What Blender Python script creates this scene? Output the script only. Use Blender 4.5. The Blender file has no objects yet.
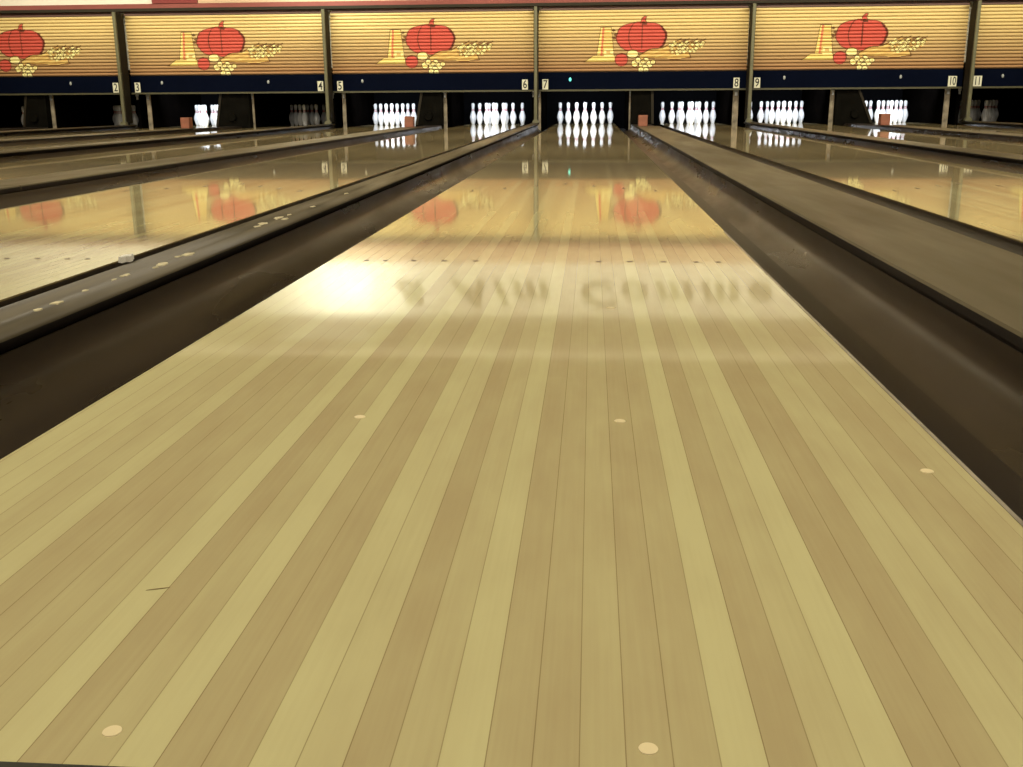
import bpy, bmesh, math, random
from mathutils import Vector, Matrix
random.seed(7)
scn = bpy.context.scene
col = scn.collection
# ------------------------------------------------------------------ dimensions (metres)
FOUL = 0.516; DECK = FOUL + 18.288; END = DECK + 0.93
HW = 0.5334; GW = 0.235
A, B = 1.8609, 1.6122
LANES = {7: 0.0, 6: -B, 5: -3.437, 4: -5.027, 3: -6.852, 2: -8.442, 1: -10.267,
         8: A, 9: 3.436, 10: 5.261, 11: 6.836, 12: 8.661}
PAIRS = [(1, 2), (3, 4), (5, 6), (7, 8), (9, 10), (11, 12)]
MZ1, MZ2, MY = 0.857, 1.8135, 17.58
WALL_L, WALL_R = LANES[1]-1.15, LANES[12]+1.15
CEIL = 3.22

# ------------------------------------------------------------------ materials
def mat(name, color, rough=0.5, metal=0.0, spec=0.5, noise=0.0, scale=(8, 8, 8), rnoise=0.0, coat=0.0, bump=0.0, emit=None, es=0.0):
    m = bpy.data.materials.new(name); m.use_nodes = True
    nt = m.node_tree; b = nt.nodes['Principled BSDF']
    b.inputs['Base Color'].default_value = (*color, 1); b.inputs['Roughness'].default_value = rough
    b.inputs['Metallic'].default_value = metal; b.inputs['Specular IOR Level'].default_value = spec
    b.inputs['Coat Weight'].default_value = coat; b.inputs['Coat Roughness'].default_value = 0.08
    tc = nt.nodes.new('ShaderNodeTexCoord'); mp = nt.nodes.new('ShaderNodeMapping'); mp.inputs['Scale'].default_value = scale
    nz = nt.nodes.new('ShaderNodeTexNoise'); nz.inputs['Scale'].default_value = 1; nz.inputs['Detail'].default_value = 4
    nt.links.new(tc.outputs['Object'], mp.inputs[0]); nt.links.new(mp.outputs[0], nz.inputs[0])
    if noise:
        r = nt.nodes.new('ShaderNodeMapRange'); r.inputs[1].default_value = .3; r.inputs[2].default_value = .7
        r.inputs[3].default_value = 1-noise; r.inputs[4].default_value = 1+noise
        mx = nt.nodes.new('ShaderNodeVectorMath'); mx.operation = 'SCALE'; mx.inputs[0].default_value = color
        nt.links.new(nz.outputs[0], r.inputs[0]); nt.links.new(r.outputs[0], mx.inputs['Scale']); nt.links.new(mx.outputs[0], b.inputs['Base Color'])
    if rnoise:
        r2 = nt.nodes.new('ShaderNodeMapRange'); r2.inputs[1].default_value = .35; r2.inputs[2].default_value = .65
        r2.inputs[3].default_value = max(.02, rough-rnoise); r2.inputs[4].default_value = rough+rnoise
        nt.links.new(nz.outputs[0], r2.inputs[0]); nt.links.new(r2.outputs[0], b.inputs['Roughness'])
    if bump:
        bp = nt.nodes.new('ShaderNodeBump'); bp.inputs['Strength'].default_value = bump; bp.inputs['Distance'].default_value = .01
        nt.links.new(nz.outputs[0], bp.inputs['Height']); nt.links.new(bp.outputs[0], b.inputs['Normal'])
    if emit:
        b.inputs['Emission Color'].default_value = (*emit, 1); b.inputs['Emission Strength'].default_value = es
    return m

def wood(name, dark, light, rough, spec=0.5):
    """lane boards: the tone of each board is an attribute, seams from the board's own UV"""
    m = bpy.data.materials.new(name); m.use_nodes = True
    nt = m.node_tree; N = nt.nodes; L = nt.links; b = N['Principled BSDF']
    at = N.new('ShaderNodeAttribute'); at.attribute_name = 'tone'
    tc = N.new('ShaderNodeTexCoord'); mp = N.new('ShaderNodeMapping'); mp.inputs['Scale'].default_value = (260, 5, 1)
    nz = N.new('ShaderNodeTexNoise'); nz.inputs['Scale'].default_value = 1; nz.inputs['Detail'].default_value = 3
    L.new(tc.outputs['Object'], mp.inputs[0]); L.new(mp.outputs[0], nz.inputs[0])
    mp2 = N.new('ShaderNodeMapping'); mp2.inputs['Scale'].default_value = (22, 6, 1)
    n2 = N.new('ShaderNodeTexNoise'); n2.inputs['Scale'].default_value = 1; n2.inputs['Detail'].default_value = 3
    L.new(tc.outputs['Object'], mp2.inputs[0]); L.new(mp2.outputs[0], n2.inputs[0])
    a1 = N.new('ShaderNodeMath'); a1.operation = 'MULTIPLY_ADD'; a1.inputs[1].default_value = .34; L.new(nz.outputs[0], a1.inputs[0]); L.new(at.outputs['Fac'], a1.inputs[2])
    a2 = N.new('ShaderNodeMath'); a2.operation = 'MULTIPLY_ADD'; a2.inputs[1].default_value = .8; L.new(n2.outputs[0], a2.inputs[0]); L.new(a1.outputs[0], a2.inputs[2])
    a3 = N.new('ShaderNodeMath'); a3.operation = 'SUBTRACT'; a3.inputs[1].default_value = .57; L.new(a2.outputs[0], a3.inputs[0])
    mx = N.new('ShaderNodeMix'); mx.data_type = 'RGBA'; mx.inputs[6].default_value = (*dark, 1); mx.inputs[7].default_value = (*light, 1)
    L.new(a3.outputs[0], mx.inputs[0])
    uv = N.new('ShaderNodeUVMap'); sp = N.new('ShaderNodeSeparateXYZ'); L.new(uv.outputs[0], sp.inputs[0])
    lt = N.new('ShaderNodeMath'); lt.operation = 'LESS_THAN'; lt.inputs[1].default_value = .028; L.new(sp.outputs[0], lt.inputs[0])
    sm = N.new('ShaderNodeMath'); sm.operation = 'MULTIPLY'; sm.inputs[1].default_value = .5; L.new(lt.outputs[0], sm.inputs[0])
    m2 = N.new('ShaderNodeMix'); m2.data_type = 'RGBA'; m2.inputs[7].default_value = (.13, .075, .02, 1)
    L.new(sm.outputs[0], m2.inputs[0]); L.new(mx.outputs[2], m2.inputs[6]); L.new(m2.outputs[2], b.inputs['Base Color'])
    b.inputs['Roughness'].default_value = rough; b.inputs['Specular IOR Level'].default_value = spec
    mp3 = N.new('ShaderNodeMapping'); mp3.inputs['Scale'].default_value = (9, 2.2, 1)
    n3 = N.new('ShaderNodeTexNoise'); n3.inputs['Scale'].default_value = 1; n3.inputs['Detail'].default_value = 1
    L.new(tc.outputs['Object'], mp3.inputs[0]); L.new(mp3.outputs[0], n3.inputs[0])
    bp = N.new('ShaderNodeBump'); bp.inputs['Strength'].default_value = .012; bp.inputs['Distance'].default_value = .004
    L.new(n3.outputs[0], bp.inputs['Height']); L.new(bp.outputs[0], b.inputs['Normal'])
    return m

M = {
 'maple': wood('maple_boards', (.425, .348, .185), (.565, .52, .275), .05),
 'pine': wood('pine_boards', (.42, .32, .16), (.56, .46, .25), .035),
 'approach': wood('approach_boards', (.42, .35, .17), (.55, .5, .23), .2),
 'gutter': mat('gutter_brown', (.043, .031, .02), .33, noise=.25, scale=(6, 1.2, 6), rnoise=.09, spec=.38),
 'gutterdark': mat('gutter_shade_dark', (.017, .011, .007), .38, noise=.2, scale=(6, 1.2, 6)),  # shade along the lane side of the gutters, put into the colour
 'cap': mat('cap_taupe', (.092, .074, .04), .42, noise=.14, scale=(5, .8, 5), rnoise=.1),
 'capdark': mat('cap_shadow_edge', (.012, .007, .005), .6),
 'ridge': mat('ridge_black', (.12, .098, .06), .38, noise=.35, scale=(20, 2, 20), rnoise=.1),
 'chip': mat('bare_chip', (.62, .55, .36), .6, noise=.2, scale=(60, 60, 60)),
 'white_chip': mat('white_plastic', (.8, .78, .72), .4),
 'edge': mat('edge_strip_grey', (.3, .26, .2), .4, noise=.4, scale=(30, 6, 30)),
 'plug': mat('dowel_wood', (.78, .66, .4), .3),
 'dot': mat('guide_dot_brown', (.1, .05, .03), .3),
 'foul': mat('foul_line_black', (.03, .03, .025), .3),
 'scratch': mat('scratch_brown', (.2, .14, .05), .6),
 'navy': mat('navy_paint', (.0015, .003, .011), .8, spec=.03, noise=.2, scale=(1, 1, 1)),
 'trim': mat('olive_trim', (.065, .06, .03), .5),
 'post': mat('post_olive', (.12, .115, .065), .45, noise=.2, scale=(6, 6, 3)),
 'postside': mat('post_shaded', (.018, .014, .009), .7, spec=.15),  # post sides painted dark as shade, the front edge catches the light
 'rail': mat('rail_dark', (.022, .017, .01), .6, spec=.2),
 'mauve': mat('mauve_strip', (.12, .055, .045), .5),
 'red': mat('red_fabric', (.25, .07, .062), .8, noise=.12, scale=(1.2, 1, 6)),
 'valance': mat('valance_rose', (.56, .4, .28), .8, noise=.08, scale=(1.2, 1, 6)),
 'darkred': mat('dark_red', (.2, .025, .025), .7),
 'wall': mat('white_wall', (.8, .77, .7), .8, noise=.03, scale=(1, 1, 1)),
 'ceiling': mat('ceiling_tile', (.62, .58, .5), .9),
 'sidewall': mat('beige_wall', (.34, .28, .2), .8),
 'letter': mat('letter_dark', (.27, .225, .13), .5),
 'plate': mat('plate_cream', (.75, .74, .6), .45),
 'num': mat('numeral_black', (.02, .02, .02), .5),
 'pin': mat('pin_white', (.86, .86, .88), .18, coat=.4),
 'stripe': mat('pin_red', (.5, .03, .05), .3),
 'kick': mat('kick_worn', (.27, .225, .165), .6, noise=.6, scale=(14, 14, 9)),
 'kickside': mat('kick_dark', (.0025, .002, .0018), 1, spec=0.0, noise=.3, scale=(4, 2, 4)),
 'metal': mat('bracket_metal', (.5, .52, .55), .35, metal=.8),
 'housing': mat('housing_dark', (.0045, .004, .003), .9, spec=.05, noise=.4, scale=(6, 6, 6)),
 'block': mat('block_redbrown', (.3, .105, .055), .55, noise=.2, scale=(14, 14, 14)),
 'black': mat('pit_black', (.002, .002, .0025), .95, spec=.05),
 'pitfloor': mat('pit_floor', (.02, .018, .016), .7),
 'lamp_off': mat('lamp_clear', (.35, .38, .4), .3),
 'lamp_on': mat('lamp_teal', (.1, .6, .5), .3, emit=(.15, .95, .75), es=1.6),
}
# printed slat panel: print colour with a painted top-light falloff (attribute)
m = bpy.data.materials.new('printed_slats'); m.use_nodes = True
nt = m.node_tree; b = nt.nodes['Principled BSDF']; at = nt.nodes.new('ShaderNodeAttribute'); at.attribute_name = 'print'
nt.links.new(at.outputs['Color'], b.inputs['Base Color']); b.inputs['Roughness'].default_value = .55; b.inputs['Specular IOR Level'].default_value = .3
M['print'] = m

# ------------------------------------------------------------------ builders
def thing(name, label, cat, loc=(0, 0, 0), group=None):
    o = bpy.data.objects.new(name, None); col.objects.link(o); o.location = loc; o.empty_display_size = .05
    o['label'] = label; o['category'] = cat
    if group: o['group'] = group
    return o
def tag(o, label, cat, group=None):
    o['label'] = label; o['category'] = cat
    if group: o['group'] = group
    return o
def obj(name, me, mats, parent=None, loc=(0, 0, 0), label=None):
    if isinstance(me, bmesh.types.BMesh):
        d = bpy.data.meshes.new(name); me.to_mesh(d); me.free(); me = d
    if mats is not None and len(me.materials) == 0:
        for mm in (mats if isinstance(mats, (list, tuple)) else [mats]): me.materials.append(mm)
    o = bpy.data.objects.new(name, me); col.objects.link(o); o.location = loc
    if parent: o.parent = parent
    if label: o['label'] = label
    return o
def struct(name, me, mats, loc=(0, 0, 0)):
    o = obj(name, me, mats, None, loc); o['kind'] = 'structure'; return o
def copy(o, parent=None, loc=None):
    c = o.copy(); col.objects.link(c)
    c.parent = parent
    if loc is not None: c.location = loc
    for ch in list(o.children): copy(ch, c)
    return c
def box(bm, x0, x1, y0, y1, z0, z1, mi=0, bev=0.0):
    r = bmesh.ops.create_cube(bm, size=1)
    vs = r['verts']
    for v in vs: v.co = Vector((x0+(v.co.x+.5)*(x1-x0), y0+(v.co.y+.5)*(y1-y0), z0+(v.co.z+.5)*(z1-z0)))
    fs = set(f for v in vs for f in v.link_faces)
    for f in fs: f.material_index = mi
    if bev:
        es = list(set(e for v in vs for e in v.link_edges))
        bmesh.ops.bevel(bm, geom=es, offset=bev, segments=2, profile=.5, affect='EDGES')
    return fs
def bxm(*a, **k):
    bm = bmesh.new(); box(bm, *a, **k); return bm
def extrude_profile(pts, y0, y1, closed=True, ysegs=None, smooth=False, caps=True):
    """profile in XZ swept along Y"""
    bm = bmesh.new(); ys = ysegs or [y0, y1]; rings = []
    for y in ys: rings.append([bm.verts.new((x, y, z)) for x, z in pts])
    n = len(pts)
    for a, c in zip(rings, rings[1:]):
        for i in range(n if closed else n-1):
            f = bm.faces.new((a[i], a[(i+1) % n], c[(i+1) % n], c[i])); f.smooth = smooth
    if closed and caps: bm.faces.new(rings[0]); bm.faces.new(rings[-1][::-1])
    bmesh.ops.recalc_face_normals(bm, faces=bm.faces)
    return bm
def extrude_poly(pts, y0, y1):
    """polygon in XZ given thickness in Y"""
    return extrude_profile(pts, y0, y1)
def disc(r, th=.0006, n=20, sy=1.0):
    bm = bmesh.new(); bmesh.ops.create_cone(bm, cap_ends=True, segments=n, radius1=r, radius2=r*.96, depth=th)
    for v in bm.verts: v.co.y *= sy
    bmesh.ops.translate(bm, verts=bm.verts, vec=(0, 0, th/2)); return bm
def text_mesh(s, size, shear=0.0, depth=.002, offset=0.0, space=1.0):
    cu = bpy.data.curves.new('t', 'FONT'); cu.body = s; cu.size = size; cu.extrude = depth; cu.shear = shear
    cu.align_x = 'CENTER'; cu.align_y = 'CENTER'; cu.offset = offset; cu.space_character = space; cu.resolution_u = 4
    o = bpy.data.objects.new('t', cu); col.objects.link(o)
    dg = bpy.context.evaluated_depsgraph_get(); dg.update()
    me = bpy.data.meshes.new_from_object(o.evaluated_get(dg)); bpy.data.objects.remove(o)
    me.transform(Matrix.Rotation(math.pi/2, 4, 'X')); me.materials.clear(); return me

# ------------------------------------------------------------------ lanes
BW = .0283; X0 = .0083
TL = {-20: .8, -19: .9, -18: .95, -17: .8, -16: .55, -15: .5, -14: .75, -13: .25, -12: .2, -11: .3, -10: .45, -9: .95, -8: .1, -7: .45,
      -6: .95, -5: .2, -4: .15, -3: .85, -2: .7, -1: .12, 0: .5, 1: .85, 2: .2, 3: .25, 4: .42, 5: .18, 6: .3, 7: .95, 8: .15, 9: .6,
      10: .95, 11: .12, 12: .1, 13: .65, 14: .6, 15: .3, 16: .15, 17: .4, 18: .5}
def lane_mesh(tones, seed, y_start, y_end, splice=None, side=True):
    rnd = random.Random(seed); bm = bmesh.new()
    lay = bm.faces.layers.float.new('tone'); uvl = bm.loops.layers.uv.new('UVMap')
    edges = [-HW] + [X0+n*BW for n in range(-19, 19)] + [HW]
    for i in range(len(edges)-1):
        t = tones[i-20]; x0, x1 = edges[i], edges[i+1]
        ys = [y_start]; y = y_start + rnd.uniform(.6, 2.2)
        while y < y_end-.3: ys.append(y); y += rnd.uniform(.5, 1.8)
        ys.append(y_end)
        sp = None
        if splice: sp = splice + (.16 if i % 2 else -.16); ys = sorted([q for q in ys if abs(q-sp) > .15]+[sp])
        for a, c in zip(ys, ys[1:]):
            tt = t + rnd.uniform(-.14, .14) * (0 if a == y_start else 1)
            pine = sp is not None and a >= sp-1e-6
            if pine: tt = .25 + .5*tt
            f = bm.faces.new([bm.verts.new(v) for v in ((x0, a, 0), (x1, a, 0), (x1, c, 0), (x0, c, 0))])
            f[lay] = tt; f.material_index = 1 if pine else 0
            for l, uvv in zip(f.loops, ((0, 0), (1, 0), (1, 1), (0, 1))): l[uvl].uv = uvv
    if side:
        for f in box(bm, -HW, HW, y_start, y_end, -.07, -.0004, 0): f[lay] = .1
    d = bpy.data.meshes.new('lane_bed'); bm.to_mesh(d); bm.free()
    return d
rnd = random.Random(3)
main_me = lane_mesh(TL, 11, FOUL, END, FOUL+4.6)
variants = []
for s in range(3):
    tn = {k: min(1, max(0, rnd.choice([.1, .2, .35, .5, .7, .9])+rnd.uniform(-.05, .05))) for k in TL}
    variants.append(lane_mesh(tn, 20+s, FOUL, END, FOUL+4.6))
for me in [main_me]+variants: me.materials.append(M['maple']); me.materials.append(M['pine'])
LANE_WHERE = {1: 'farthest left, at the left edge of the photo', 2: 'ending left of the post between plates two and three', 3: 'ending under plate three',
  4: 'ending under plate four', 5: 'ending under plate five', 6: 'just left of the middle lane',
  7: 'filling the middle of the photo', 8: 'just right of the middle lane',
  9: 'ending under plate nine', 10: 'ending under plate ten', 11: 'ending under plate eleven at the right edge', 12: 'beyond the right edge next to lane eleven'}
dot_x = [-.44, -.392, -.32, -.242, -.162, .146, .223, .306, .386, .44]
dot_me = arrow_me = None
dbm = disc(.0075); dot_me = bpy.data.meshes.new('dot'); dbm.to_mesh(dot_me); dbm.free(); dot_me.materials.append(M['dot'])
bm = bmesh.new()
f = bm.faces.new([bm.verts.new(v) for v in ((-.014, -.07, .0007), (0, -.055, .0007), (.014, -.07, .0007), (0, .075, .0007))])
g = bmesh.ops.extrude_face_region(bm, geom=[f]); bmesh.ops.translate(bm, verts=[v for v in g['geom'] if isinstance(v, bmesh.types.BMVert)], vec=(0, 0, -.0006))
arrow_me = bpy.data.meshes.new('arrow'); bm.to_mesh(arrow_me); bm.free(); arrow_me.materials.append(M['dot'])
for k, X in LANES.items():
    t = thing('bowling_lane', 'glossy wooden bowling lane %s' % LANE_WHERE[k], 'bowling lane', (X, 0, 0), 'bowling lanes')
    obj('lane_bed', main_me if k == 7 else variants[k % 3], None, t)
    obj('foul_line', bxm(-HW, HW, FOUL-.014, FOUL, -.05, .0012), M['foul'], t, label='thin dark foul line')
    if 5 <= k <= 9:
        for dx in dot_x: obj('guide_dot', dot_me, None, t, (dx, FOUL+2.05, 0))
    if 5 <= k <= 10:
        for i in range(-3, 4): obj('aiming_arrow', arrow_me, None, t, (i*.1367, FOUL+4.6-abs(i)*.14, 0)).scale = (.6, .5, 1)
    if k == 7:
        for x, y, r in ((-.174, .552, .0062), (.164, .556, .0062), (-.164, 1.231, .0072), (.164, 1.232, .0072), (.166, 1.965, .008), (.487, 1.07, .007)):
            obj('dowel_plug', disc(r), M['plug'], t, (x, y, 0), label='pale round dowel plug')
        s = obj('scratch', disc(.0008, .0004, 8), M['scratch'], t, (-.2258, .7476, 0)); s.scale = (12, 1, 1); s.rotation_euler = (0, 0, .35)
        obj('edge_strip', bxm(HW-.005, HW, FOUL, 3.2, .0001, .0008), M['edge'], t, label='worn grey edge strip')

# ------------------------------------------------------------------ gutters
def gutter_pts(s):
    p = [(0, -.004), (.002, -.02)]
    n = 12
    for i in range(n+1):
        a = math.pi*(1.0+.0) + math.pi*i/n
        x = .1175+.1135*math.cos(a); z = -.012 + .076*math.sin(a)
        if i == n: z = .004
        p.append((x, z))
    p += [(GW-.002, .018), (GW, .018), (GW, -.1), (0, -.1)]
    return [(s*x, z) for x, z in p]
def gutter_bm(s):
    bm = extrude_profile(gutter_pts(s), FOUL, 17.6)
    for f in bm.faces:
        f.smooth = len(f.verts) == 4
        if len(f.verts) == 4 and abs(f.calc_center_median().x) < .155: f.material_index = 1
    return bm
gm = {}
for s in (-1, 1):
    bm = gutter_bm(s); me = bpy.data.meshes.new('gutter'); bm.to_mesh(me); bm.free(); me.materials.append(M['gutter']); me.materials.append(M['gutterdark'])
    me.set_sharp_from_angle(angle=math.radians(40)) if hasattr(me, 'set_sharp_from_angle') else None
    gm[s] = me
SN = {-1: 'left', 1: 'right'}
LN = {1: 'the farthest left lane', 2: 'the lane under plate two', 3: 'the lane under plate three', 4: 'the lane under plate four', 5: 'the lane under plate five', 6: 'the lane under plate six', 7: 'the middle lane', 8: 'the lane under plate eight', 9: 'the lane under plate nine', 10: 'the lane under plate ten', 11: 'the lane under plate eleven', 12: 'the lane beyond the right edge'}
WD = {'1': 'one', '2': 'two', '3': 'three', '4': 'four', '5': 'five', '6': 'six', '7': 'seven', '8': 'eight', '9': 'nine', '10': 'ten', '11': 'eleven', '12': 'twelve'}
for k, X in LANES.items():
    for s in (-1, 1):
        if k == 7: lab = ('wide dark brown gutter along the left edge of the middle lane' if s < 0 else 'wide dark brown gutter along the right edge of the middle lane')
        else: lab = 'dark brown ball gutter along the %s side of %s' % (SN[s], LN[k])
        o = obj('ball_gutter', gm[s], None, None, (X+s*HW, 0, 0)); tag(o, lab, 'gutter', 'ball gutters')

# ------------------------------------------------------------------ dividers between lane pairs (narrow rounded ridge)
RID = [(-.036, .0185), (-.062, .034), (-.07, .042), (-.069, .049), (-.06, .055), (-.045, .06), (-.02, .0632), (.0, .064), (.02, .0635), (.026, .061), (.032, .0635), (.055, .062), (.068, .055), (.07, .048), (.062, .036), (.036, .0185)]
LINES = {'2|3': (LANES[2]+LANES[3])/2, '4|5': (LANES[4]+LANES[5])/2, '6|7': (LANES[6]+LANES[7])/2, '8|9': (LANES[8]+LANES[9])/2, '10|11': (LANES[10]+LANES[11])/2}
bm = extrude_profile(RID, FOUL, 17.5)
for f in bm.faces:
    f.smooth = len(f.verts) == 4
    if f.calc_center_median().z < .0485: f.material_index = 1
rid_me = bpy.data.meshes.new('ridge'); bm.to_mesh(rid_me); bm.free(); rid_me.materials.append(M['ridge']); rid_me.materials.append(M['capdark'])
def chip_bm(r, seed, n=11, th=.0015, el=1.7):
    rr = random.Random(seed); bm = bmesh.new(); c = []
    for i in range(n):
        a = 2*math.pi*i/n; q = r*rr.uniform(.55, 1.15); c.append((q*math.cos(a), q*el*math.sin(a)))
    bot = [bm.verts.new((x, y, -th)) for x, y in c]; top = [bm.verts.new((x*.9, y*.9, th)) for x, y in c]
    bm.faces.new(top); bm.faces.new(bot[::-1])
    for i in range(n): bm.faces.new((bot[i], bot[(i+1) % n], top[(i+1) % n], top[i]))
    bmesh.ops.recalc_face_normals(bm, faces=bm.faces)
    return bm
for nm, X in LINES.items():
    a, c = nm.split('|')
    t = thing('lane_divider', 'narrow rounded black divider ridge between lanes %s and %s%s' % (WD[a], WD[c], ', with peeled pale spots' if nm == '6|7' else ''), 'divider', (X, 0, 0), 'narrow dividers between lane pairs')
    obj('ridge', rid_me, None, t)
    if nm == '6|7':
        # (x offset on the ridge, y, radius)
        for i, (dx, y, r) in enumerate([(.037, 1.583, .005), (.038, 1.643, .007), (.03, 1.76, .004), (.028, 1.931, .007), (.03, 1.88, .004), (.042, 2.072, .009), (.046, 2.03, .004), (.042, 2.216, .012), (.034, 2.18, .005),
                                        (.03, 2.75, .008), (.024, 2.815, .012), (.022, 2.967, .012), (.049, 2.941, .008), (.03, 3.05, .006), (.036, 3.3, .007), (.03, 3.8, .006)]):
            ch = obj('peeled_patch', chip_bm(r*1.25, i, el=2.2), M['chip'], t, (dx, y, .0636), label='pale peeled patch')
            ch.location.z = .0632
o = obj('plastic_scrap', chip_bm(.014, 77, 14, .006, 2.2), M['white_chip'], None, (LINES['6|7']-.05, 2.11, .0702)); tag(o, 'small white plastic scrap lying on the black divider left of the middle lane', 'scrap')
# wide flat caps over the ball return inside each pair
CAPL = {'3-4': 'wide flat brown divider cap between lanes three and four', '1-2': 'wide flat brown divider cap at far left between the two leftmost lanes', '5-6': 'wide flat taupe divider cap between lanes five and six',
        '7-8': 'wide flat taupe divider cap just right of the middle lane', '9-10': 'wide flat brown divider cap between lanes nine and ten', '11-12': 'wide flat brown divider cap right of lane eleven'}
def seg(y0, y1, w):
    pts = [(-w, .024), (-w, .04), (-w+.004, .045), (w-.004, .045), (w, .04), (w, .024)]
    bm = extrude_profile(pts, y0, y1)
    for f in bm.faces:
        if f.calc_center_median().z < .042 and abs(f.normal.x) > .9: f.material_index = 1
    return bm
for a, c in PAIRS:
    X = (LANES[a]+LANES[c])/2; w = (LANES[c]-LANES[a])/2-HW-GW
    t = thing('divider_cap', CAPL['%d-%d' % (a, c)], 'divider', (X, 0, 0), 'wide divider caps inside the lane pairs')
    for y0, y1 in ((FOUL, 4.43), (4.436, 9.0), (9.006, 15.42)):
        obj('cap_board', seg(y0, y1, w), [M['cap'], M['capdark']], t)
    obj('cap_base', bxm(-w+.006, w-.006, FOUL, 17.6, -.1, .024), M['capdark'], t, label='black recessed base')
    bx = obj('end_block', bxm(-.065, .065, 15.26, 15.4, 0, .155, bev=.006), M['block'], None, (X+{7: -.08, 3: .08, 9: -.12}.get(a, 0), 0, .0452))
    tag(bx, 'small red-brown block on the far end of the cap between lanes %s and %s' % (WD[str(a)], WD[str(c)]) if a not in (1,) else 'small red-brown block on the far end of the leftmost cap', 'block', 'red-brown end blocks')

# ------------------------------------------------------------------ posts
BND = [-11.12, -7.66, -4.2, -.785, 2.62, 6.01, 9.42]
for pi, nm in enumerate(LINES):
    X = BND[pi+1]
    a, c = nm.split('|')
    t = thing('support_post', 'olive grey metal post between number plates %s and %s' % (WD[a], WD[c]), 'post', (X, 17.2, .0645), 'posts between the masking panels')
    H = 1.84
    bm = bxm(-.026, .026, 0, .045, .035, H-.06, bev=.008)
    obj('post_front', bm, M['post'], t, label='lighter olive front edge')
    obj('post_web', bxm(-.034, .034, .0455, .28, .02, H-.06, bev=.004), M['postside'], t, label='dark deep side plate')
    pts = [(-.05, 0), (.05, 0), (.05, .02), (.03, .05), (-.03, .05), (-.05, .02)]
    bm = extrude_profile(pts, -.05, .045)
    obj('foot', bm, M['post'], t)
    for s in (-1, 1):
        pts = [(s*.035, H-.16), (s*.035, H-.06)] + [(s*(.035+.07*(1-math.cos(q))), H-.16+.1*math.sin(q)) for q in [math.pi/2*i/6 for i in range(6, 0, -1)]]
        obj('corner_bracket', extrude_profile(pts, .2, .27), M['rail'], t)

# ------------------------------------------------------------------ masking units with the printed slat panel
def inpoly(x, y, P):
    r = False; j = len(P)-1
    for i in range(len(P)):
        xi, yi = P[i]; xj, yj = P[j]
        if (yi > y) != (yj > y) and x < (xj-xi)*(y-yi)/(yj-yi)+xi: r = not r
        j = i
    return r
def pdist(x, y, P):
    d = 1e9
    for i in range(len(P)):
        (x1, y1), (x2, y2) = P[i], P[(i+1) % len(P)]
        dx, dy = x2-x1, y2-y1; t = max(0, min(1, ((x-x1)*dx+(y-y1)*dy)/(dx*dx+dy*dy+1e-9)))
        d = min(d, math.hypot(x-x1-t*dx, y-y1-t*dy))
    return d
HAT = [(200, 178), (272, 178), (292, 362), (175, 362)]
BRIM = [(150, 360), (298, 360), (300, 404), (88, 404)]
STEM = [(452, 160), (462, 125), (484, 108), (498, 112), (490, 135), (500, 165), (476, 150)]
HORN = [(440, 385), (455, 355), (520, 318), (600, 312), (650, 285), (690, 262), (720, 290), (770, 330), (790, 382), (700, 392), (600, 388), (520, 385), (470, 402)]
WHEAT = [(640, 290), (690, 262), (760, 272), (870, 268), (880, 285), (850, 320), (800, 350), (770, 345), (700, 362), (640, 345)]
rr = random.Random(5)
KERN = []
for i in range(46):
    for q in range(30):
        x, y = rr.uniform(630, 870), rr.uniform(265, 360)
        if inpoly(x, y, WHEAT): KERN.append((x, y, rr.uniform(8, 14))); break
FLW = [(425, 412, 22), (447, 392, 18), (470, 420, 20), (497, 396, 20), (520, 418, 22), (492, 440, 20), (465, 452, 18), (500, 458, 18), (543, 405, 16), (478, 402, 14)]
def lin(c): return tuple(((v/255+.055)/1.055)**2.4 if v > 10 else v/255/12.92 for v in c)
C_RED, C_DRED, C_YEL, C_CREAM, C_TAN, C_BR, C_OR = [lin(c) for c in ((204, 88, 76), (105, 42, 30), (240, 220, 140), (246, 236, 170), (215, 178, 108), (105, 68, 34), (225, 130, 95))]
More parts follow.
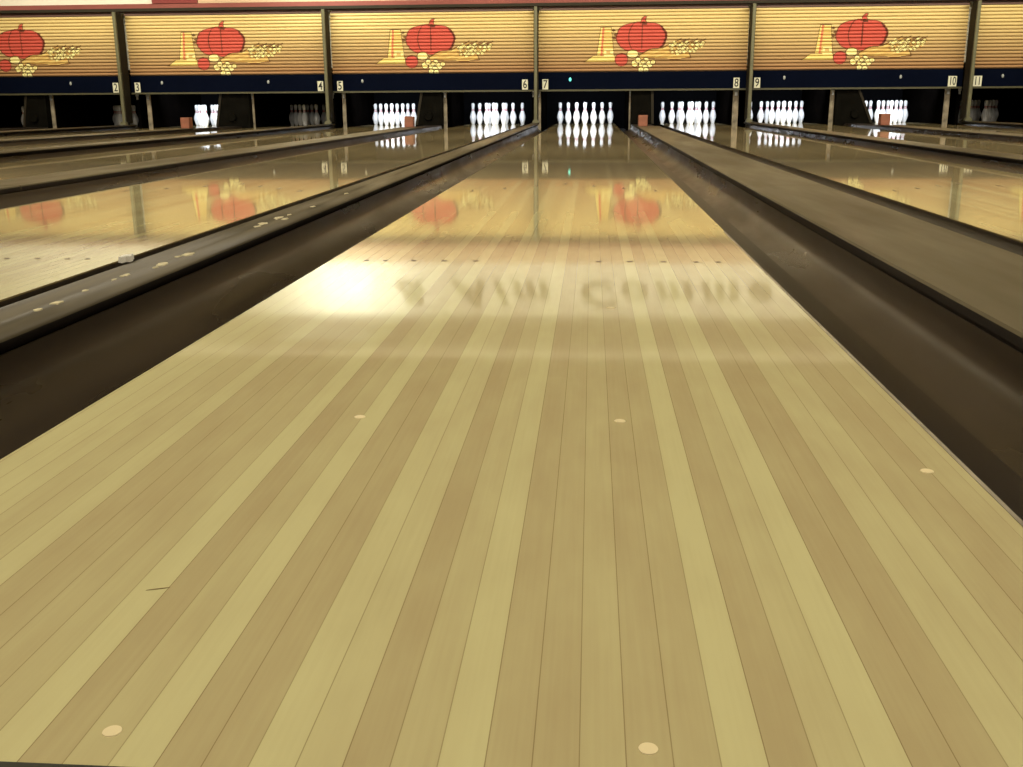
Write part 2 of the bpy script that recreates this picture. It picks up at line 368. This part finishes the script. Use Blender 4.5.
def art(x, y):
    """colour of the print at crop coordinates, or None where only the slats show"""
    out = None; w = 5.0
    if inpoly(x, y, HAT):
        out = C_YEL
        if 213 < x+(y-178)*.06 < 226: out = C_OR
        elif x+(y-178)*.06 > 226: out = C_TAN if int((y)/9) % 2 else C_YEL
        if 225 < x < 285 and 318 < y < 356: out = C_CREAM
        if 240 < x < 266 and 328 < y < 348: out = C_TAN
        if pdist(x, y, HAT) < 3.5: out = C_BR
    if inpoly(x, y, BRIM):
        out = C_YEL
        if pdist(x, y, BRIM) < 4: out = C_BR
        if 225 < x < 285 and y < 366: out = C_CREAM
    # pumpkin
    dx, dy = (x-465)/166, (y-243)/(97 if y < 243 else 100)
    r = (abs(dx)**2.35+abs(dy)**2.35)**(1/2.35); rim = .97+.03*abs(math.cos(math.atan2(dy, dx)*4+.4))
    if r < rim and not (dy > 0 and x < 350 and y > 335):
        out = C_RED
        if r > rim-.035 or (dx > .72 and r > rim-.09): out = C_DRED
        for q in (-.5, .02):
            xx = q*math.sqrt(max(0, 1-dy*dy*.8))
            if abs(dx-xx) < .02 and dy < .75: out = C_DRED
        if abs(dx-.1) < .1 and dy < -.78: out = C_DRED
    if inpoly(x, y, STEM): out = C_RED if pdist(x, y, STEM) > 4.5 else C_BR
    for lx, ly in ((285, 200), (298, 228), (288, 250)):
        if abs(x-lx)/16+abs(y-ly)/9 < 1: out = C_BR
    if inpoly(x, y, HORN):
        out = C_TAN
        if int((x*.35+y)/11) % 3 == 0: out = tuple(a*.55+b*.45 for a, b in zip(C_TAN, C_YEL))
        if pdist(x, y, HORN) < 6.5: out = C_BR
    if inpoly(x, y, WHEAT):
        out = C_TAN if int((x-y)/14) % 2 else tuple(.5*a+.5*b_ for a, b_ in zip(C_BR, C_TAN))
        for kx, ky, kr in KERN:
            dd = abs(x-kx)/(kr*1.2)+abs(y-ky)/kr
            if dd < 1.25: out = C_CREAM if dd < .95 else C_BR
    for i in range(7):      # stalks
        x0, y0 = 700+i*26, 268+((i*7) % 13)
        if abs((y-y0)+(x-x0)*.55) < 3.5 and abs(x-x0) < 22: out = C_BR
    d = math.hypot((x-410)/40, (y-352)/29)
    if d < 1: out = C_CREAM if d < .86 else C_BR
    d = math.hypot(x-338, y-388)
    if d < 43: out = C_RED if d < 39 else C_DRED
    for fx, fy, fr in FLW:
        d = math.hypot(x-fx, y-fy)
        if d < fr+3: out = C_CREAM if d < fr-2 else C_BR
        if d < 4: out = C_TAN
    return out
PWID = (A+B)-.07; NS = 18
def panel_mesh(dx):
    nx = 460; H = MZ2-MZ1; sh = H/NS
    rows = []   # (z, depth, groove?)
    for s in range(NS):
        z0 = s*sh
        rows += [(z0+sh*q, d, g) for q, d, g in ((.0, .022, 1), (.16, .022, 1), (.20, .004, 0), (.32, -.002, 0), (.48, -.005, 0), (.64, -.005, 0), (.8, -.002, 0), (.92, .003, 0), (.96, .008, 0))]
    rows.append((H, .02, 1))
    verts = []; faces = []; cols = []
    for z, d, g in rows:
        for i in range(nx+1): verts.append(((i/nx-.5)*PWID, d, z))
    n = nx+1
    for j in range(len(rows)-1):
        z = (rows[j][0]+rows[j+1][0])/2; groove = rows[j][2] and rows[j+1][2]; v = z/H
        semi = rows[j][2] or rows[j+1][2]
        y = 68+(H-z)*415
        top, bot = (.76, .59, .27), (.37, .2, .09)  # yellow-to-brown print, with falloff of light from above painted in
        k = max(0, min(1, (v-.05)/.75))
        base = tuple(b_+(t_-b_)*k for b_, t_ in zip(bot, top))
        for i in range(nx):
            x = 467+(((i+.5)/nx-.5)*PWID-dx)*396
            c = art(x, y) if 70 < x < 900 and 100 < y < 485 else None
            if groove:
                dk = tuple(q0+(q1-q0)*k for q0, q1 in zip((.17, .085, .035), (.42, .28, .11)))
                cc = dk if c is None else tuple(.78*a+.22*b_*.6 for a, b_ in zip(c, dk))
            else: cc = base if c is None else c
            a = j*n+i; faces.append((a, a+1, a+n+1, a+n)); cols.append(cc)
    me = bpy.data.meshes.new('slat_panel'); me.from_pydata(verts, [], faces)
    ca = me.attributes.new('print', 'FLOAT_COLOR', 'CORNER')
    buf = []
    for c in cols: buf += [c[0], c[1], c[2], 1.0]*4
    ca.data.foreach_set('color', buf); me.update(); me.materials.append(M['print'])
    return me
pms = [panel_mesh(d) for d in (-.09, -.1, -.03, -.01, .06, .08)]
NUMP = {}
PLX = {2: -7.9, 3: -7.52, 4: -4.385, 5: -4.055, 6: -.978, 7: -.645, 8: 2.441, 9: 2.77, 10: 5.828, 11: 6.215}
for pi, (a, c) in enumerate(PAIRS):
    X = (BND[pi]+BND[pi+1])/2; PW = BND[pi+1]-BND[pi]-.05
    lab = {1: 'slatted yellow masking panel with pumpkin print at the far left edge', 3: 'slatted yellow masking panel with hat and pumpkin above lanes three and four',
           5: 'slatted yellow masking panel with hat and pumpkin above lanes five and six', 7: 'slatted yellow masking panel with hat and pumpkin above lanes seven and eight',
           9: 'slatted yellow masking panel with hat and pumpkin above lanes nine and ten', 11: 'slatted yellow masking panel cut off by the right edge, above lane 11'}[a]
    t = thing('masking_unit', lab, 'masking panel', (X, MY, MZ1), 'masking units over the pin decks')
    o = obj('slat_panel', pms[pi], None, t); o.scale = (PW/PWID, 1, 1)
    obj('backing_board', bxm(-PW/2, PW/2, .024, .05, -.28, MZ2-MZ1), M['rail'], t)
    obj('fascia', bxm(-PW/2, PW/2, -.03, .023, -.272, -.006, bev=.004), M['navy'], t, label='navy blue lower fascia')
    obj('lower_trim', bxm(-PW/2, PW/2, -.036, .02, -.3, -.2725), M['trim'], t, label='thin olive bottom trim')
    for s, k in ((-1, a), (1, c)):
        w = .048 if k < 10 else .066
        px = PLX[k]-X if k in PLX else s*(PW/2-.12)
        pl = obj('number_plate', bxm(-w, w, -.006, 0, -.08, .08, bev=.002), M['plate'], t, (px, -.0305, -.19), label='cream plate with lane number')
        nme = text_mesh(str(k), .18, depth=.001, offset=.002); nme.materials.append(M['num'])
        nu = obj('numeral', nme, None, pl, (0, -.0072, -.002)); nu.scale = (.78 if k < 10 else .62, 1, 1)
        lx = LANES[k]-X-.24
        if k in (6, 8): continue
        lamp = bmesh.new(); bmesh.ops.create_uvsphere(lamp, u_segments=12, v_segments=8, radius=.02)
        for v in lamp.verts: v.co.z *= 1.5; v.co.y *= .6
        obj('indicator_lamp', lamp, M['lamp_on'] if k == 7 else M['lamp_off'], t, (lx, -.032, -.115), label='glowing teal indicator lamp' if k == 7 else 'small unlit indicator lamp')

# header over the panels
def hstruct(name, x0, x1, y0, y1, z0, z1, m):
    return struct(name, bxm(x0, x1, y0, y1, z0, z1), m)
hstruct('trim_1', WALL_L, WALL_R, MY-.02, MY+.05, MZ2+.001, 1.872, M['mauve'])
hstruct('trim_2', WALL_L, WALL_R, 17.48, MY+.05, 1.873, 1.918, M['rail'])
hstruct('trim_3', WALL_L, WALL_R, 17.52, MY+.05, 1.919, 1.99, M['red'])
hstruct('trim_4', -6.35, WALL_R, 17.52, MY+.05, 1.9905, 2.27, M['valance'])
hstruct('trim_5', -7.12, -6.352, 17.5, MY+.05, 1.965+.026, 2.27, M['darkred'])

# ------------------------------------------------------------------ pin decks: kickbacks, lift housings, pit
def kick(X, w, lab, y=17.75):
    t = thing('kickback_panel', lab, 'kickback', (X, y, -.1), 'kickback panels beside the pin decks')
    obj('side_board', bxm(-w, w, .03, 20.12-y, 0, .95), M['kickside'], t)
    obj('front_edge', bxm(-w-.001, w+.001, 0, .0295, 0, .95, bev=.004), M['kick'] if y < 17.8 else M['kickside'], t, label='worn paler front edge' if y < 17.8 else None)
    bm = bxm(-w*.5, w*.5, -.03, -.0005, 0, .09, bev=.003); box(bm, -w*.9, w*.9, -.02, -.0005, .055, .085)
    obj('bracket', bm, M['metal'], t, (0, 0, .57), label='small grey metal bracket')
KICKS = {(7, -1): (-.755, .028, 17.75), (6, 1): (-.86, .026, 17.9), (7, 1): (.745, .013, 17.75), (8, -1): (1.13, .02, 18.12), (8, 1): (2.47, .045, 17.75), (9, -1): (2.69, .026, 17.9),
         (9, 1): (4.02, .034, 17.75), (10, -1): (4.51, .02, 18.12), (10, 1): (5.84, .04, 17.75), (11, -1): (6.07, .026, 17.9), (6, -1): (-2.33, .028, 17.75), (5, 1): (-2.69, .02, 18.12),
         (5, -1): (-4.05, .028, 17.75), (4, 1): (-4.27, .026, 17.9), (4, -1): (-5.62, .016, 17.75), (3, 1): (-6.1, .02, 18.12), (3, -1): (-7.44, .034, 17.75), (2, 1): (-7.69, .026, 17.9),
         (2, -1): (-9.16, .03, 17.75), (1, 1): (-9.53, .02, 18.12), (1, -1): (-11.07, .03, 17.75), (11, 1): (7.62, .03, 17.75), (12, -1): (7.91, .02, 18.12), (12, 1): (9.46, .03, 17.75)}
for (k, sd), (X, w, y) in KICKS.items():
    kick(X, w, 'kickback panel on the %s side of the pins on %s' % (SN[sd], LN[k]), y)
HOUS = {(5, 6): (-2.82, -2.72, -2.365, -2.365), (3, 4): (-6.24, -6.14, -5.645, -5.645), (7, 8): (.765, .765, 1.14, 1.12), (9, 10): (4.06, 4.06, 4.66, 4.42), (1, 2): (-9.65, -9.55, -9.2, -9.2), (11, 12): (7.66, 7.66, 8.05, 7.95)}
for (a, c), (b0, t0, b1, t1) in HOUS.items():
    X = (b0+b1)/2
    t = thing('ball_lift_housing', 'dark sloped ball lift cover between lanes %s and %s' % (WD[str(a)], WD[str(c)]), 'ball return', (X, 17.62, -.1), 'ball lift covers between the pin decks')
    obj('cover', extrude_poly([(b0-X, 0), (b1-X, 0), (b1-X, .13), (t1-X, .66), (t0-X, .66), (b0-X, .13)], 0, .3), M['housing'], t)
    if a < 7: q = [(b0-X, .13), (b0-X+.04, .13), (t0-X+.04, .66), (t0-X, .66)]
    else: q = [(b1-X-.04, .13), (b1-X, .13), (t1-X, .66), (t1-X-.04, .66)]
    obj('edge_rail', extrude_poly(q, -.014, -.0005), M['rail'], t, label='sloping edge rail')
    hood = bmesh.new(); bmesh.ops.create_cone(hood, cap_ends=True, segments=20, radius1=.075, radius2=.06, depth=.05)
    bmesh.ops.rotate(hood, verts=hood.verts, cent=(0, 0, 0), matrix=Matrix.Rotation(math.pi/2, 3, 'X'))
    obj('access_disc', hood, M['housing'], t, (0, -.026, .27))
struct('wall_pit', bxm(WALL_L, WALL_R, 20.14, 20.2, -.3, .98), M['black'])
struct('ceiling_pit_added_cover', bxm(WALL_L, WALL_R, MY+.06, 20.14, .86, .95), M['black'])  # unseen cover added to keep the wall light out of the pit

# ------------------------------------------------------------------ pins
PROF = [(0, .0), (.0258, .0), (.0295, .004), (.0355, .02), (.0465, .057), (.0575, .095), (.0605, .1143), (.0585, .14), (.052, .17), (.0425, .20), (.031, .2286), (.0245, .245), (.0228, .254), (.0238, .268),
        (.0262, .29), (.0305, .32), (.0323, .3413), (.031, .355), (.026, .368), (.018, .377), (.009, .3805), (0, .381)]
def lathe(prof, n=24):
    bm = bmesh.new(); rings = []
    for r, z in prof:
        if r == 0: rings.append([bm.verts.new((0, 0, z))])
        else: rings.append([bm.verts.new((r*math.cos(2*math.pi*i/n), r*math.sin(2*math.pi*i/n), z)) for i in range(n)])
    for a, c in zip(rings, rings[1:]):
        for i in range(n):
            if len(a) == 1: f = bm.faces.new((a[0], c[(i+1) % n], c[i]))
            elif len(c) == 1: f = bm.faces.new((a[i], a[(i+1) % n], c[0]))
            else: f = bm.faces.new((a[i], a[(i+1) % n], c[(i+1) % n], c[i]))
            f.smooth = True
    bmesh.ops.recalc_face_normals(bm, faces=bm.faces)
    return bm
def rz(z):
    for (r0, z0), (r1, z1) in zip(PROF[1:], PROF[2:]):
        if z0 <= z <= z1: return r0+(r1-r0)*(z-z0)/(z1-z0)
body = bpy.data.meshes.new('pin_body'); bm = lathe(PROF); bm.to_mesh(body); bm.free(); body.materials.append(M['pin'])
bm = bmesh.new()
for z0, z1 in ((.238, .248), (.262, .272)):
    n = 24; q = [z0, (z0+z1)/2, z1]; rs = [[bm.verts.new(((rz(z)+.0006)*math.cos(2*math.pi*i/n), (rz(z)+.0006)*math.sin(2*math.pi*i/n), z)) for i in range(n)] for z in q]
    for a, c in zip(rs, rs[1:]):
        for i in range(n): bm.faces.new((a[i], a[(i+1) % n], c[(i+1) % n], c[i])).smooth = True
stripe = bpy.data.meshes.new('neck_stripe'); bm.to_mesh(stripe); bm.free(); stripe.materials.append(M['stripe'])
PINPOS = ['head pin at the front', 'second row, left', 'second row, right', 'third row, left', 'third row, middle', 'third row, right',
          'back row, far left', 'back row, inner left', 'back row, inner right', 'back row, far right']
SKIP = {1: {2, 5, 8, 3, 6, 9, 10, 7, 4}, 12: set(range(1, 11)), 2: set(), 11: {1, 3, 10} and set()}
LIT = {3, 5, 6, 7, 8, 9, 10}
for k, X in LANES.items():
    n = 0
    for r in range(4):
        for i in range(r+1):
            n += 1
            if n in SKIP.get(k, ()): continue
            look = 'bright white' if k in LIT else 'dim grey'
            t = thing('bowling_pin', '%s bowling pin on %s: %s' % (look, LN[k], PINPOS[n-1]), 'bowling pin', (X+(i-r/2)*.3048, DECK+r*.264, .0003), 'pins racked on %s' % LN[k])
            obj('pin_body', body, None, t); obj('neck_stripe', stripe, None, t, label='red neck stripes')

# ------------------------------------------------------------------ room
struct('floor', bxm(WALL_L, WALL_R, -6.5, 20.2, -.3, -.1), M['pitfloor'])
bm = bmesh.new(); lay = bm.faces.layers.float.new('tone'); uvl = bm.loops.layers.uv.new('UVMap'); ra = random.Random(9)
x = WALL_L
while x < WALL_R:
    x1 = min(x+BW*2, WALL_R)
    f = bm.faces.new([bm.verts.new(v) for v in ((x, -6.5, 0), (x1, -6.5, 0), (x1, FOUL-.0145, 0), (x, FOUL-.0145, 0))]); f[lay] = ra.choice([.4, .6, .8, .9])
    for l, uvv in zip(f.loops, ((0, 0), (1, 0), (1, 1), (0, 1))): l[uvl].uv = uvv
    x = x1
for f in box(bm, WALL_L, WALL_R, -6.5, FOUL-.0145, -.1, -.0005): f[lay] = .2
struct('floor_approach', bm, M['approach'])
struct('ceiling', bxm(WALL_L, WALL_R, -6.5, MY+.3, CEIL, CEIL+.1), M['ceiling'])
struct('wall_back', bxm(WALL_L, WALL_R, MY+.06, MY+.16, .96, CEIL), M['wall'])
struct('wall_left', bxm(WALL_L-.1, WALL_L, -6.5, 20.2, -.3, CEIL), M['sidewall'])
struct('wall_right', bxm(WALL_R, WALL_R+.1, -6.5, 20.2, -.3, CEIL), M['sidewall'])
struct('wall_front', bxm(WALL_L, WALL_R, -6.6, -6.5, -.3, CEIL), M['sidewall'])
lt = text_mesh('& Aim Comme', .6, shear=.3, depth=.006, offset=.02, space=1.35); lt.materials.append(M['letter'])
xs = [v.co.x for v in lt.vertices]; sc = 6.5/(max(xs)-min(xs)); mid = (max(xs)+min(xs))/2
lo = obj('wall_lettering', lt, None, None, (-.02-mid*sc, MY+.052, 2.8)); lo.scale = (sc, 1, 1)
tag(lo, 'dark slanted lettering on the white wall, seen reflected in the middle lane', 'lettering')

# ------------------------------------------------------------------ lights
def area(name, loc, size, sy, energy, color, target=None, spread=180):
    l = bpy.data.lights.new(name, 'AREA'); l.shape = 'RECTANGLE'; l.size = size; l.size_y = sy; l.energy = energy; l.color = color; l.spread = math.radians(spread)
    o = bpy.data.objects.new(name, l); col.objects.link(o); o.location = loc
    if target is not None:
        d = Vector(target)-Vector(loc); o.rotation_euler = d.to_track_quat('-Z', 'Y').to_euler()
    return o
WARM = (1, .925, .75)
for y, e in ((-3.5, 95), (-.4, 150), (2.4, 265)):
    area('ceiling_light', (-.4, y, CEIL-.02), 16, .5, e, WARM, (-.4, y, 0))
for y in (3.5, 7.5, 11.0):      # unseen lights added to brighten the far lanes, facing the pins
    area('lane_fill_light', (-.8, y, CEIL-.05), 18, .25, 300, WARM, (-.8, y+2.2, .4), 95)
area('wall_washer', (-1.0, 14.6, CEIL-.06), 19, .15, 330, (1, .92, .66), (-1.0, MY, 1.7), 110)
area('wall_accent', (-4.1, 15.4, CEIL-.1), 1.5, .1, 24, (.94, 1, .82), (-4.1, MY, 2.7), 60)
for k in LIT:
    area('pin_light', (LANES[k], 17.95, .78), .8, .09, 19, (.84, .92, 1), (LANES[k], DECK+.3, .2), 100)

w = bpy.data.worlds.new('w'); scn.world = w; w.use_nodes = True
w.node_tree.nodes['Background'].inputs[0].default_value = (.9, .8, .6, 1); w.node_tree.nodes['Background'].inputs[1].default_value = .02

# ------------------------------------------------------------------ camera
f, pitch, yaw, roll, cx, h = 1030.57, .2661, .0771, -.0065, .1242, .3834
cy, sy = math.cos(yaw), math.sin(yaw); fw = Vector((-sy, cy, 0)); r = Vector((cy, sy, 0)); u = Vector((0, 0, 1))
f2 = fw*math.cos(pitch)-u*math.sin(pitch); u2 = u*math.cos(pitch)+fw*math.sin(pitch)
r3 = r*math.cos(roll)+u2*math.sin(roll); u3 = -r*math.sin(roll)+u2*math.cos(roll)
cam = bpy.data.cameras.new('camera'); co = bpy.data.objects.new('camera', cam); col.objects.link(co); scn.camera = co
cam.sensor_fit = 'HORIZONTAL'; cam.sensor_width = 36; cam.lens = f/1023*36; cam.clip_start = .02; cam.clip_end = 100
mw = Matrix((r3, u3, -f2)).transposed().to_4x4(); mw.translation = Vector((cx, 0, h)); co.matrix_world = mw

scn.view_settings.view_transform = 'Standard'; scn.view_settings.look = 'None'; scn.view_settings.gamma = 1
scn.view_settings.use_curve_mapping = False; scn.view_settings.exposure = -0.28
